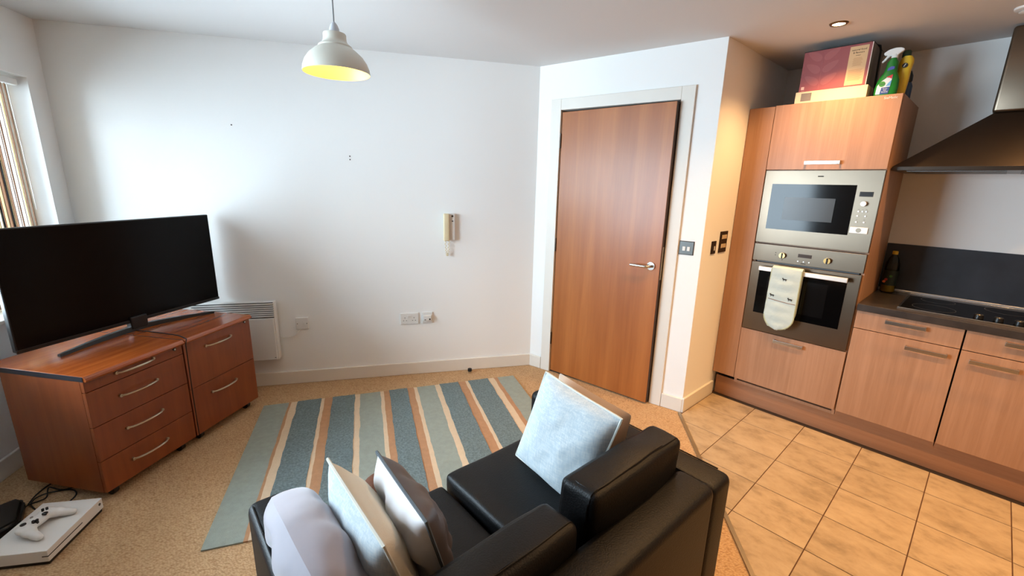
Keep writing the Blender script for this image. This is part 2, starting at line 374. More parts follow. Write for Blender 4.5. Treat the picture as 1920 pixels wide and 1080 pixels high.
sf.part('base', rbox((X0+AW, SB+.04, .05), (X1-AW, SF-.05, .3), .012), leather, smooth=True)
sf.part('back_frame', rbox((X0+AW, SB, .05), (X1-AW, SB+.125, .645), .028), leather, smooth=True)
for x0, x1 in ((X0, X0+AW-.003), (X1-AW+.003, X1)):
    a = sf.part('arm', rbox((x0, SB+.006, .045), (x1, SF, .622), .026), leather, smooth=True)
    for s_ in (0, 1):
        xx = x0+.012 if s_ == 0 else x1-.012
        sf.part('seam', tb([(xx, SF-.03, .6205), (xx, SB+.05, .6205)], .0022, 6), leather, parent=a)
for x0, x1, dz, sd in ((X0+AW+.004, .7275-.006, -.035, 1), (.7275+.006, X1-AW-.004, .0, 2)):
    c_ = sf.part('seat_cushion', soft((x0, SB+.15, .3), (x1, SF-.055, .462+dz), .022, (0, .006, .012), sd), leather, smooth='all', sub=1)
    sf.part('piping', tb([(x0+.012, SB+.2, .452+dz), (x0+.012, SF-.075, .452+dz), (x1-.012, SF-.075, .452+dz)], .003, 6), leather, parent=c_)
def back_cushion(x0, x1, top, sd):
    bm = soft((x0, SB+.127, .43), (x1, SB+.252, top), .026, (.004, .018, .01), sd, 7, .008)
    for v in bm.verts: v.co.y -= (v.co.z-.43)*.05
    o = sf.part('back_cushion', bm, leather, smooth='all', sub=1)
    zt = top-.004; y0 = SB+.127-.05*(zt-.43)+.022
    sf.part('piping', tb([(x0+.02, y0, zt), ((x0+x1)/2, y0+.002, zt+.006), (x1-.02, y0, zt)], .003, 6), leather, parent=o)
    sf.part('piping', tb([(x0+.022, y0, zt), (x0+.018, y0+.05, zt+.002), (x0+.022, y0+.09, zt-.002)], .003, 6), leather, parent=o)
back_cushion(X0+AW+.008, .715, .71, 5); back_cushion(.762, X1-AW-.004, .75, 9)
for x in (X0+.06, X1-.06):
    for y in (SB+.07, SF-.07): sf.part('foot', lt([(.02, 0), (.024, .05)], 14, (x, y)), blackplastic, smooth=True)

# ------------------------------------------------------------------ pillows
def pillow(name, label, bf, tf, tb_, thick, mats, pipe=None, sd=0, wr=.012, n=22, droop=0, rnd=.04):
    """corners in sofa coordinates: bottom front, top front, top back; mats = (side facing left, side facing right)"""
    bf, tf, tb_ = Vector(bf), Vector(tf), Vector(tb_)
    bb = bf+tb_-tf; c = (bf+tf+tb_+bb)/4; ex = (tb_-tf)/2; ey = (tf-bf)/2; ez = ex.cross(ey).normalized()
    if ez.x > 0: ez = -ez                      # +z of the pillow looks towards the left arm
    T = Thing(name, label, 'pillow', S, (c.x, c.y, c.z-ey.length))
    def surf(i, j, side):
        a, b_ = -1+2*i/n, -1+2*j/n
        edge = (1-a**4)*(1-b_**4)
        h_ = thick/2*max(0, edge)**.6*(.75+.25*(1-a*a)*(1-b_*b_))
        pin = 1-.06*(1-abs(a)**1.5)*abs(b_)**3; pin2 = 1-.06*(1-abs(b_)**1.5)*abs(a)**3
        kr = 1-rnd*abs(a*b_)**1.6; p = c+ex*a*pin2*kr+ey*b_*pin*kr+ez*side*h_
        w_ = noise.noise(Vector((a*2.1+sd, b_*2.3, side*3)))*wr*edge+noise.noise(Vector((a*6+sd, b_*5, side*5)))*wr*.35*edge
        p += ez*w_
        p.z -= droop*max(0, b_)**2*abs(a)
        return p
    for side, m, nm in ((1, mats[0], 'front_cover'), (-1, mats[1], 'back_cover')):
        bm = nb(); g = [[bm.verts.new(surf(i, j, side)) for j in range(n+1)] for i in range(n+1)]
        for i in range(n):
            for j in range(n): bm.faces.new((g[i][j], g[i+1][j], g[i+1][j+1], g[i][j+1]))
        o = obj(nm, bm, m, T.e, 'all', T.base, 1)
    if pipe:
        loop = [surf(i, 0, 0) for i in range(n)]+[surf(n, j, 0) for j in range(n)]+[surf(n-i, n, 0) for i in range(n)]+[surf(0, n-j, 0) for j in range(n+1)]
        T.part('piping', tb(loop, .0042, 6), pipe, smooth=True)
    return T
def weave(name, rgb, rgb2, sc=240):
    m, t, b = nt(name); N = t.nodes; L = t.links
    tc = N.new('ShaderNodeTexCoord'); mp = N.new('ShaderNodeMapping'); mp.inputs['Scale'].default_value = (sc*.15, sc*.15, sc); L.new(tc.outputs['Object'], mp.inputs[0])
    n_ = N.new('ShaderNodeTexNoise'); n_.inputs['Scale'].default_value = 1; n_.inputs['Detail'].default_value = 3; L.new(mp.outputs[0], n_.inputs['Vector'])
    mp2 = N.new('ShaderNodeMapping'); mp2.inputs['Scale'].default_value = (sc, sc, sc*.12); L.new(tc.outputs['Object'], mp2.inputs[0])
    n2 = N.new('ShaderNodeTexNoise'); n2.inputs['Scale'].default_value = 1; L.new(mp2.outputs[0], n2.inputs['Vector'])
    ad = N.new('ShaderNodeMath'); ad.operation = 'ADD'; L.new(n_.outputs['Fac'], ad.inputs[0]); L.new(n2.outputs['Fac'], ad.inputs[1])
    r = N.new('ShaderNodeValToRGB'); r.color_ramp.elements[0].position = .8; r.color_ramp.elements[1].position = 1.2
    mu = N.new('ShaderNodeMath'); mu.operation = 'MULTIPLY'; mu.inputs[1].default_value = 1.0; L.new(ad.outputs[0], mu.inputs[0])
    r.color_ramp.elements[0].position = .42; r.color_ramp.elements[1].position = .62; mu.inputs[1].default_value = .5
    r.color_ramp.elements[0].color = lin(rgb2); r.color_ramp.elements[1].color = lin(rgb); L.new(mu.outputs[0], r.inputs[0]); L.new(r.outputs[0], b.inputs['Base Color'])
    b.inputs['Roughness'].default_value = .9; b.inputs['Specular IOR Level'].default_value = .15
    bp = N.new('ShaderNodeBump'); bp.inputs['Strength'].default_value = .35; bp.inputs['Distance'].default_value = .002; L.new(mu.outputs[0], bp.inputs['Height']); L.new(bp.outputs[0], b.inputs['Normal'])
    MATS[name] = m; return m
blue_weave = weave('pale_blue_weave', (208, 214, 215), (186, 198, 205))
cream_cloth = mat('cream_cloth', (214, 205, 186), .9, bump=.2, bscale=300)
lav = mat('lavender_velvet', (167, 162, 172), .75, sheen=.6, var=.08, vscale=9)
whitecot = mat('white_cotton', (236, 234, 236), .85)
greysatin = mat('grey_taupe_satin', (88, 80, 80), .42)
beigev = mat('beige_velvet', (190, 166, 146), .8, sheen=.4)
pillow('scatter_pillow', 'pale blue woven pillow propped up on the right hand seat', (.991, 1.1, .475), (1.05, 1.012, .85), (1.045, .665, .815), .13, (blue_weave, cream_cloth), mat('pale_piping', (214, 216, 208), .8), 3)
pillow('scatter_pillow', 'beige velvet pillow tucked behind the pale blue woven one', (1.115, 1.06, .475), (1.14, 1.03, .815), (1.135, .69, .785), .085, (beigev, beigev), None, 8)
pillow('scatter_pillow', 'lavender grey velvet pillow slumped over the left sofa arm', (.315, 1.12, .465), (.15, 1.16, .75), (.155, .70, .785), .16, (lav, lav), None, 13, .03, droop=.02, rnd=.2)
pillow('scatter_pillow', 'white ribbed and cream pillow, middle one of the three by the left arm', (.405, 1.08, .44), (.29, 1.05, .805), (.288, .70, .79), .118, (blue_weave, cream_cloth), mat('cream_piping', (210, 208, 196), .8), 21)
pillow('scatter_pillow', 'white pillow with dark grey satin back and grey piping', (.515, 1.05, .445), (.395, .985, .815), (.378, .69, .805), .115, (whitecot, greysatin), mat('slate_piping', (84, 92, 98), .6), 30, .03)
bm = nb(); loft(bm, [(.43, 1.075, z, r, r*1.1, 2.2) for z, r in ((.43, .02), (.45, .038), (.5, .042), (.56, .04), (.61, .04), (.645, .032), (.662, .016))], 16)
solo('soft_toy', bm, mat('brown_plush', (98, 58, 38), .95, bump=.6, bscale=160), S, (.43, 1.075, .43), 'small brown plush toy wedged between two pillows', 'toy', smooth='all')

# ------------------------------------------------------------------ rug
rb0 = B.w((1.958, .343, 0)); rb1 = B.w((.197, .204, 0)); ra = math.atan2(rb1.y-rb0.y, rb1.x-rb0.x)
RG = Frame(rb0, ra)
rug = Thing('rug', 'striped wool rug in teal, sage, brown and cream', 'rug', RG, (.88, -.62, 0))
edges = [0, .151, .167, .208, .357, .379, .429, .575, .610, .749, .772, .811, .937, .984, 1.009, 1.14, 1.177, 1.319, 1.373, 1.396, 1.554, 1.602, 1.631, 1.765]
cols = 'sbctcbtcscbtbcsctbctcbs'
rm = {'s': mat('rug_sage', (142, 151, 143), .95, bump=.5, bscale=260, var=.07, vscale=40), 't': mat('rug_teal', (102, 118, 121), .95, bump=1, bscale=110, var=.3, vscale=90),
      'b': mat('rug_brown', (172, 130, 96), .95, bump=.5, bscale=260, var=.07, vscale=40), 'c': mat('rug_cream', (205, 183, 155), .95, bump=.5, bscale=260, var=.04, vscale=40)}
NY = 44; RL = 1.235
def wob(i, y):
    if i in (0, len(edges)-1): return 0
    return (noise.noise(Vector((i*3.7, y*9, 0)))*.6+noise.noise(Vector((i*5.1, y*28, 4)))*.4)*.0075
for i, cc in enumerate(cols):
    nx = max(2, int((edges[i+1]-edges[i])/.02)); bm = nb(); top = .014 if cc == 't' else .011
    g = []
    for a in range(nx+1):
        row = []
        for b_ in range(NY+1):
            y = -RL*b_/NY; f = a/nx
            x = (edges[i]+wob(i, y))*(1-f)+(edges[i+1]+wob(i+1, y))*f
            z = top+noise.noise(Vector((x*60, y*60, 0)))*(.0035 if cc == 't' else .0008)
            if b_ in (0, NY): z -= .003
            row.append(bm.verts.new((x, y, z)))
        g.append(row)
    for a in range(nx):
        for b_ in range(NY): bm.faces.new((g[a][b_], g[a][b_+1], g[a+1][b_+1], g[a+1][b_]))
    bd = [e for e in bm.edges if e.is_boundary]
    r_ = bmesh.ops.extrude_edge_only(bm, edges=bd)
    for v in r_['geom']:
        if isinstance(v, bmesh.types.BMVert): v.co.z = .001
    rug.part('stripe', bm, rm[cc], smooth=True)

# ------------------------------------------------------------------ pedestals and television
def pedestal(x0, x1, fronts, label, handles, lockx, sd):
    T = Thing('drawer_pedestal', label, 'cabinet', P, ((x0+x1)/2, .25, 0))
    T.part('body', bx((x0+.002, .018, .05), (x1-.002, .462, .612)), cherry)
    T.part('top', bx((x0, -.012, .613), (x1, .555, .637), .003), cherry_top)
    T.part('edge_band', bx((x0-.0015, -.008, .614), (x0+.0005, .553, .6365)), mat('edge_band', (28, 30, 38), .4))
    nose = nb(); prism(nose, [(-.012, .613), (-.012, .636), (-.02, .63), (-.024, .622), (-.02, .614)], x0+.001, x1-.001)
    xform(nose, Matrix(((0, 0, 1, 0), (1, 0, 0, 0), (0, 1, 0, 0), (0, 0, 0, 1)))); T.part('nosing', nose, cherry_top)
    for (z0, z1), hz in zip(fronts, handles):
        d = T.part('drawer', bx((x0+.002, -.002, z0+.0015), (x1-.002, .017, z1-.0015), .0012), cherry)
        ha, hb = x0+.135, x0+.311; pts = []
        for k in range(13):
            f = k/12; pts.append((ha+(hb-ha)*f, -.008-.024*math.sin(math.pi*f)**.45, hz-.0))
        hd = T.part('handle', tb(pts, .005, 8), nickel, parent=d, smooth=True)
        for hx in (ha, hb): T.part('handle_foot', dy((hx, hz), .0075, -.012, -.002, 14), nickel, parent=d, smooth=True)
        if (z0, z1) == fronts[0]:
            T.part('lock', dy((lockx, z1-.012 if z1-z0 < .1 else z1-.012), .0085, -.006, -.002, 18), blackplastic, parent=d, smooth=True)
            T.part('lock_core', dy((lockx, z1-.012), .0048, -.0075, -.006, 14), chrome, parent=d, smooth=True)
    for cx in (x0+.06, x1-.06):
        for cy in (.05, .41): T.part('castor', tb([(cx-.012, cy, .025), (cx+.012, cy, .025)], .025, 14), blackplastic, smooth=True)
        for cy in (.05, .41): T.part('castor_stem', tb([(cx, cy, .03), (cx, cy, .052)], .008, 8), blackplastic)
pedestal(0, .4765, ((.558, .612), (.386, .558), (.214, .386), (.052, .214)), 'cherry wood drawer pedestal with four drawers, nearer the camera', (.598, .483, .313, .144), .431, 0)
pedestal(.4805, .957, ((.336, .612), (.052, .336)), 'cherry wood filing pedestal with two deep drawers beside the wall heater', (.551, .263), .914, 1)

t_ = Thing('television', 'large flat black television on a curved stand', 'television', TV, (0, 0, .637))
ZB, ZT, TW = .69, 1.254, 1.044
t_.part('housing', bx((-TW/2, .0, ZB), (TW/2, .028, ZT), .004), blackplastic)
t_.part('rear_shell', bx((-TW/2+.14, .028, ZB+.03), (TW/2-.14, .06, ZB+.36), .012), blackplastic)
t_.part('screen', bx((-TW/2+.006, -.0012, ZB+.014), (TW/2-.006, .0, ZT-.006)), mat('tv_panel', (5, 5, 7), .22, spec=.12))
t_.part('lower_bezel', bx((-TW/2, -.003, ZB-.004), (TW/2, .004, ZB+.012), .001), blackplastic)
t_.part('neck', bx((-.045, -.012, .648), (.045, .03, .72), .006), blackplastic)
def foot(x1, y1):
    bm = nb(); n = 14; rows = []
    for k in range(n+1):
        f = k/n; x = x1*f; y = .01+(y1-.01)*f**1.7; wd = .042-.02*f; ht = .028-.016*f
        rows.append([bm.verts.new((x, y-wd/2, .638)), bm.verts.new((x, y+wd/2, .638)), bm.verts.new((x, y+wd/2*.7, .638+ht)), bm.verts.new((x, y-wd/2*.7, .638+ht))])
    for k in range(n):
        for j in range(4): bm.faces.new((rows[k][j], rows[k][(j+1) % 4], rows[k+1][(j+1) % 4], rows[k+1][j]))
    bm.faces.new(rows[0][::-1]); bm.faces.new(rows[-1]); return bm
t_.part('foot', foot(-.41, -.06), blackplastic, smooth=True); t_.part('foot', foot(.37, -.11), blackplastic, smooth=True)
solo('power_cable', tb([P.w(p) for p in ((.60, .40, .64), (.539, .363, .64), (.536, .212, .64), (.525, .065, .64), (.505, .01, .6395), (.492, -.022, .638), (.4785, -.026, .61), (.4785, -.02, .3), (.4785, -.02, .06))], .0024, 6), blackmatt, W, (0, 0, 0), 'thin black cable running over the gap between the pedestals', 'cable', smooth=True)

# ------------------------------------------------------------------ games console and things on the floor
cR = Vector((-1.84148, 1.67921, 0)); cF = Vector((-1.78512, 1.38702, 0)); ca = math.atan2(cR.y-cF.y, cR.x-cF.x)
CS = Frame(cF, ca)    # x along the front face, y to the back of the console
cs = Thing('games_console', 'white games console lying flat on the carpet', 'console', CS, (.148, .11, 0))
cs.part('upper_shell', bx((0, 0, .016), (.297, .226, .066), .002), whiteplastic)
cs.part('black_base', bx((.005, .005, .0), (.292, .221, .0165), .001), blackplastic)
cs.part('disc_slot', bx((-.0005, -.0008, .039), (.175, .001, .0425)), blackmatt)
cs.part('side_slot', bx((-.0008, -.0005, .039), (.001, .02, .0425)), blackmatt)
cs.part('power_button', dy((.278, .046), .006, -.0012, .001, 18), mat('button_grey', (60, 58, 56), .4), smooth=True)
gN = Vector((-1.915, 1.428, 0)); gF = Vector((-1.93, 1.58, 0))
GC = Frame((-1.93, 1.505), R(92))   # controller: x from near grip to far grip, y away from the console's front
gc = Thing('game_controller', 'white wireless game controller resting on top of the console', 'controller', GC, (0, 0, .066))
bm = nb()
def ell(c, r, rot=0):
    q = bmesh.ops.create_icosphere(bm, subdivisions=3, radius=1)['verts']
    M = Matrix.Translation(c) @ Matrix.Rotation(rot, 4, 'Z') @ Matrix.Diagonal((*r, 1))
    for v in q: v.co = M @ v.co
ell((0, .012, .095), (.06, .032, .016))
for s_ in (-1, 1):
    ell((s_*.043, .012, .094), (.03, .036, .019)); ell((s_*.055, -.012, .089), (.023, .032, .019), s_*.35); ell((s_*.064, -.04, .083), (.017, .03, .0165), s_*.32); ell((s_*.069, -.058, .08), (.0145, .02, .0138), s_*.3)
ctl = gc.part('shell', bm, whiteplastic, smooth='all')
md = ctl.modifiers.new('r', 'REMESH'); md.mode = 'VOXEL'; md.voxel_size = .003; md.use_smooth_shade = True
md = ctl.modifiers.new('s', 'SMOOTH'); md.iterations = 8; md.factor = .5
for nm, x, y, r_, h_ in (('thumbstick', -.042, .02, .0095, .012), ('thumbstick', .02, -.004, .0095, .012)):
    gc.part(nm, lt([(r_*.5, .104), (r_*.5, .11), (r_, .112), (r_, .1155), (r_*.8, .1165)], 16, (x, y)), blackplastic, smooth=True)
dp = nb(); box(dp, (-.031, -.0075, .1), (-.009, -.0005, .1135)); box(dp, (-.0235, -.015, .1), (-.0165, .007, .1135)); gc.part('direction_pad', dp, blackplastic)
for x, y in ((.052, .02), (.036, .02), (.044, .029), (.044, .011)): gc.part('button', lt([(.0048, .1), (.0048, .1145), (.0035, .1155)], 12, (x, y)), blackplastic, smooth=True)
gc.part('guide_button', lt([(.005, .105), (.005, .1125)], 14, (0, .03)), chrome, smooth=True)
bm = nb(); pts2 = [(-2.30, 1.60), (-2.242, 1.692), (-2.20, 1.682), (-2.085, 1.56), (-2.11, 1.47), (-2.2, 1.46)]
prism(bm, pts2[::-1], 0, .05); bmesh.ops.recalc_face_normals(bm, faces=bm.faces); bmesh.ops.bevel(bm, geom=bm.edges[:], offset=.014, segments=3, affect='EDGES')
solo('set_top_box', bm, blackplastic, W, (-2.19, 1.58, 0), 'black plastic box with rounded corners on the carpet behind the console', 'box', smooth=True)
def floor_cable(pts, label):
    out = []
    for i in range(len(pts)-1):
        p0_, p1, p2, p3 = [Vector(pts[max(0, min(len(pts)-1, i+k))]) for k in (-1, 0, 1, 2)]
        for k in range(6):
            t = k/6; out.append(.5*((2*p1)+(-p0_+p2)*t+(2*p0_-5*p1+4*p2-p3)*t*t+(-p0_+3*p1-3*p2+p3)*t**3))
    out.append(Vector(pts[-1]))
    solo('cable', tb([(p.x, p.y, .004) if len(p) < 3 else p for p in out], .003, 6), blackmatt, W, (0, 0, 0), label, 'cable', 'black cables behind the console', smooth=True)
floor_cable([(-2.2, 1.69, .012), (-2.24, 1.76, .004), (-2.25, 1.84, .004), (-2.2, 1.9, .004), (-2.1, 1.95, .004)], 'black cable leaving the back of the black box under the pedestal')
floor_cable([(-2.13, 1.66, .003), (-2.2, 1.70, .009), (-2.2, 1.76, .009), (-2.12, 1.80, .004), (-2.06, 1.77, .004), (-2.04, 1.70, .004), (-2.02, 1.66, .02)], 'black cable looping up to the back edge of the console')
floor_cable([(-2.15, 1.62, .015), (-2.19, 1.675, .015), (-2.175, 1.74, .004), (-2.22, 1.8, .012), (-2.14, 1.79, .011), (-2.08, 1.85, .004), (-2.0, 1.9, .004)], 'black cable coiled between the box and the pedestal')

# ------------------------------------------------------------------ wall fittings
rd = Thing('panel_heater', 'white electric panel heater with slatted grille on the wall', 'heater', B, (2.16, 0, .225))
rd.part('case', bx((1.905, .02, .225), (2.42, .072, .655), .006, 3), whiteplastic, smooth=True)
rd.part('front_panel', bx((1.918, .072, .228), (2.408, .082, .538), .004), whiteplastic)
for i in range(7): rd.part('louvre', bx((1.912, .070, .549+i*.0148), (2.412, .083, .5575+i*.0148), .001), whiteplastic)
rd.part('grille_recess', bx((1.913, .0705, .541), (2.411, .0735, .652)), mat('grille_dark', (40, 38, 36), .7))
rd.part('badge', bx((1.925, .082, .243), (1.934, .0828, .247)), blackmatt)
for x in (2.0, 2.32): rd.part('bracket', bx((x, 0, .3), (x+.03, .021, .6)), whiteplastic)
sp = Thing('fused_spur', 'white switched spur plate beside the panel heater', 'switch', B, (1.751, 0, .42))
sp.part('plate', bx((1.708, 0, .424), (1.794, .011, .511), .003), whiteplastic)
sp.part('switch', bx((1.728, .011, .455), (1.744, .015, .48), .002), whiteplastic)
for x in (1.719, 1.783): sp.part('screw', dy((x, .467), .003, .0108, .012, 10), blackmatt)
solo('heater_flex', tb([(1.904, .03, .385), (1.88, .022, .372), (1.84, .012, .37), (1.8, .01, .385), (1.775, .008, .41), (1.77, .008, .425)], .003, 6), whiteplastic, B, (1.84, .012, .37), 'short white flex from the heater to its spur', 'cable', smooth=True)
ds = Thing('double_socket', 'white double plug socket low on the long wall', 'socket', B, (.987, 0, .417))
ds.part('plate', bx((.918, 0, .42), (1.056, .01, .508), .003), whiteplastic)
for cx in (.953, 1.021):
    for dx, dz, w_, h_ in ((0, .014, .004, .008), (-.011, -.008, .007, .004), (.011, -.008, .007, .004)): ds.part('pin_slot', bx((cx+dx-w_/2, .0095, .457+dz-h_/2), (cx+dx+w_/2, .0104, .457+dz+h_/2)), blackmatt)
for cx in (.979, .995): ds.part('rocker', bx((cx-.005, .01, .474), (cx+.005, .0135, .49), .001), whiteplastic)
ts = Thing('phone_socket', 'small white wall plate with a plugged in adaptor', 'socket', B, (.851, 0, .42))
ts.part('plate', bx((.811, 0, .422), (.891, .01, .51), .003), whiteplastic)
ad_ = ts.part('adaptor', bx((.822, .01, .446), (.88, .032, .488), .003), whiteplastic)
ts.part('port', bx((.828, .0315, .452), (.838, .0326, .464)), blackmatt, parent=ad_); ts.part('port', bx((.862, .0315, .452), (.874, .0326, .457)), blackmatt, parent=ad_)
ic = Thing('door_intercom', 'cream door entry handset hanging on the wall', 'intercom', B, (.675, 0, 1.07))
cream = mat('aged_cream_plastic', (222, 206, 170), .45)
ic.part('base', bx((.632, 0, 1.072), (.69, .03, 1.27), .006), whiteplastic, label='pale cream backplate')
bm = nb(); box(bm, (.676, .028, 1.068), (.72, .052, 1.272), .008, 3)
ic.part('handset', bm, cream, smooth=True)
ic.part('speaker_grille', dy((.652, 1.252), .008, .0295, .031, 16), mat('speaker_dark', (70, 60, 50), .6), smooth=True)
ic.part('button', bx((.646, .03, 1.212), (.657, .0325, 1.219)), blackmatt)
cp = []
for k in range(90):
    f = k/89; a_ = f*math.pi*2*13; z_ = 1.07-.115*math.sin(math.pi*min(1, f*1.0)); x_ = .706-.028*f
    cp.append((x_+.006*math.cos(a_), .025+.006*math.sin(a_), z_))
ic.part('coiled_cord', tb(cp, .0024, 6), cream, smooth=True)
for (s_, z_), lb in (((2.06, 1.822), 'tiny screw hole in the white wall above the television'), ((1.352, 1.655), 'pair of small wall plug holes below the pendant lamp')):
    T = Thing('wall_plug', lb, 'wall plug', B, (s_, 0, z_))
    T.part('plug', dy((s_, z_), .0045, -.001, .0015, 12), mat('plug_grey', (70, 66, 62), .7))
    if z_ < 1.7: T.part('plug', dy((s_, z_-.022), .0045, -.001, .0015, 12), MATS['plug_grey'])
dst = Thing('door_stop', 'small black and chrome door stop on the carpet by the skirting', 'door stop', B, (.526, .073, 0))
dst.part('post', lt([(.014, 0), (.014, .016)], 18, (.526, .073)), chrome, smooth=True); dst.part('buffer', lt([(.016, .016), (.017, .022), (.016, .036), (.012, .038)], 18, (.526, .073)), blackmatt, smooth=True)
# switch by the door, sockets on the return wall
sw = Thing('light_switch', 'brushed steel double rocker light switch beside the door frame', 'switch', D, (1.168, 0, 1.086))
sw.part('plate', bx((1.124, -.007, 1.084), (1.212, 0, 1.168), .003), mat('switch_steel', (110, 110, 108), .4, 1))
sw.part('surround', bx((1.122, -.003, 1.082), (1.214, 0, 1.17), .001), blackmatt)
for x in (1.145, 1.173): sw.part('rocker', bx((x, -.0105, 1.108), (x+.018, -.007, 1.135), .0015), whiteplastic)
bronze = mat('dark_bronze', (48, 34, 26), .4, .6)
s1 = Thing('single_switch', 'small dark bronze switch plate on the return wall, nearer the door', 'switch', K, (0, .16, 1.085))
s1.part('plate', bx((0, .127, 1.085), (.006, .19, 1.168), .002), bronze); s1.part('rocker', bx((.006, .158, 1.107), (.0095, .17, 1.135), .001), whiteplastic)
s2 = Thing('grid_switch', 'tall dark bronze grid switch plate on the return wall by the tall unit', 'switch', K, (0, .295, 1.085))
s2.part('plate', bx((0, .24, 1.085), (.006, .352, 1.225), .002), bronze)
for z in (1.115, 1.175):
    for k in range(3): s2.part('rocker', bx((.006, .262+k*.026, z), (.0092, .28+k*.026, z+.027), .001), mat('rocker_cream', (214, 190, 156), .5))

# ------------------------------------------------------------------ kitchen
VF = .427
def bar_handle(T, u0, u1, z, parent, vf=VF):
    bm = nb(); box(bm, (u0, vf-.03, z-.0105), (u1, vf-.024, z+.0105), .0015)
    h_ = T.part('handle', bm, chrome, parent=parent)
    T.part('handle_post', bx((u0, vf-.026, z-.0105), (u0+.007, vf-.0002, z+.0105)), chrome, parent=parent)
    T.part('handle_post', bx((u1-.007, vf-.026, z-.0105), (u1, vf-.0002, z+.0105)), chrome, parent=parent)
tu = Thing('tall_cabinet', 'tall pale wood kitchen unit housing the microwave and oven', 'cabinet', K, (.38, .72, 0))
for lo, hi, nm in (((.153, .448, .15), (.171, 1.015, 2.005), 'side_panel'), ((.738, .4465, .15), (.7545, 1.015, 2.008), 'side_panel'), ((.171, .448, 1.987), (.737, 1.015, 2.005), 'top_panel'),
                   ((.171, .448, .15), (.737, 1.0, .168), 'bottom_panel'), ((.171, .452, .556), (.737, 1.0, .57), 'shelf'), ((.171, .452, 1.158), (.737, 1.0, 1.164), 'shelf'), ((.171, .452, 1.621), (.737, 1.0, 1.635), 'shelf'), ((.171, 1.0, .15), (.737, 1.012, 1.99), 'back_panel')):
    tu.part(nm, bx(lo, hi), beech)
tu.part('filler_panel', bx((.003, .43, .187), (.152, .449, 2.003), .001), beech)
d = tu.part('door', bx((.155, VF, 1.624), (.7535, VF+.019, 2.007), .0015), beech); bar_handle(tu, .366, .544, 1.663, d)
tx = text_bm('SieMatic', .017); xform(tx, Matrix.Translation((.705, VF-.0004, 1.99)) @ FACE); tu.part('badge', tx, mat('badge_silver', (226, 222, 214), .3, .3), parent=d)
d = tu.part('drawer', bx((.155, VF, .187), (.751, VF+.019, .566), .0015), beech); bar_handle(tu, .366, .535, .531, d)
solo('plinth', bx((0.017, .4775, .0068), (2.99, .4935, .149), .001), wood('plinth_beech', (152, 106, 76), (164, 118, 87), scale=(1.6, 42, 42), fine=.1), K, (1.2, .485, .0068), 'long pale wood plinth under the kitchen units', 'plinth')

mw = Thing('microwave', 'built in stainless steel microwave above the oven', 'microwave', K, (.455, .6, 1.165))
mw.part('body', bx((.18, .447, 1.167), (.73, .85, 1.6)), mat('appliance_grey', (90, 90, 90), .5, .5))
mw.part('fascia', bx((.158, VF-.003, 1.166), (.753, VF+.019, 1.62), .002), steel)
mw.part('door_glass', bx((.207, VF-.0055, 1.257), (.64, VF-.003, 1.538)), blackgloss)
mw.part('viewing_window', bx((.289, VF-.0065, 1.321), (.553, VF-.0055, 1.459)), mat('mesh_window', (58, 62, 66), .2, spec=.25))
dpz = mw.part('display', bx((.659, VF-.006, 1.476), (.72, VF-.003, 1.503), .001), blackplastic); mw.part('display_glass', bx((.664, VF-.0068, 1.481), (.715, VF-.006, 1.498)), mat('lcd_dark', (44, 52, 62), .15), parent=dpz)
mw.part('dial', dy((.687, 1.437), .0135, VF-.024, VF-.003, 28), mat('silver_plastic', (214, 214, 214), .3, .4), smooth=True)
for u_, z_ in ((.67, 1.394), (.688, 1.394), (.705, 1.395), (.669, 1.369), (.705, 1.369), (.669, 1.335), (.704, 1.335)): mw.part('button', dy((u_, z_), .0048, VF-.008, VF-.003, 14), MATS['silver_plastic'], smooth=True)
for u_, z_ in ((.67, 1.404), (.688, 1.404), (.705, 1.404), (.669, 1.347), (.704, 1.347)): mw.part('print_mark', bx((u_-.004, VF-.0034, z_), (u_+.004, VF-.003, z_+.0015)), blackmatt)
db = mw.part('door_button', bx((.647, VF-.009, 1.271), (.73, VF-.003, 1.306), .0015), mat('pale_silver', (222, 226, 230), .35, .2)); mw.part('thumb_recess', dy((.688, 1.289), .0125, VF-.0098, VF-.009, 24), steel, parent=db, smooth=True)
mw.part('maker_badge', bx((.444, VF-.0038, 1.582), (.473, VF-.003, 1.588)), blackmatt)

ov = Thing('oven', 'built in stainless steel single oven with dark glass door', 'oven', K, (.452, .6, .572))
ov.part('body', bx((.18, .447, .573), (.73, .95, 1.15)), MATS['appliance_grey'])
cpn = ov.part('control_panel', bx((.158, VF-.003, 1.046), (.751, VF+.019, 1.157), .002), steel)
gold = mat('warm_brass', (206, 170, 110), .25, 1)
for u_ in (.332, .572):
    k_ = ov.part('knob', dy((u_, 1.096), .0175, VF-.022, VF-.003, 28), gold, parent=cpn, smooth=True)
    ov.part('knob_grip', bx((u_-.0035, VF-.028, 1.078), (u_+.0035, VF-.022, 1.112), .001), blackplastic, parent=cpn)
ov.part('clock_display', bx((.416, VF-.0042, 1.096), (.489, VF-.003, 1.117)), mat('display_brown', (58, 50, 46), .15), parent=cpn)
for u_ in (.42, .451, .48): ov.part('button', dy((u_, 1.071), .004, VF-.007, VF-.003, 12), MATS['silver_plastic'], parent=cpn, smooth=True)
ov.part('print_mark', bx((.437, VF-.0034, 1.057), (.464, VF-.003, 1.0605)), blackmatt, parent=cpn)
for u_, z_ in ((.29, 1.108), (.29, 1.094), (.332, 1.068)): ov.part('print_mark', dy((u_, z_), .0028, VF-.0036, VF-.003, 10), blackmatt, parent=cpn)
od = ov.part('door', bx((.158, VF-.003, .572), (.747, VF+.019, 1.036), .002), steel)
ov.part('door_glass', bx((.212, VF-.0055, .695), (.687, VF-.003, 1.002)), blackgloss, parent=od)
ov.part('inner_window', bx((.27, VF-.0062, .74), (.6, VF-.0055, .95)), mat('oven_window', (15, 15, 16), .1), parent=od)
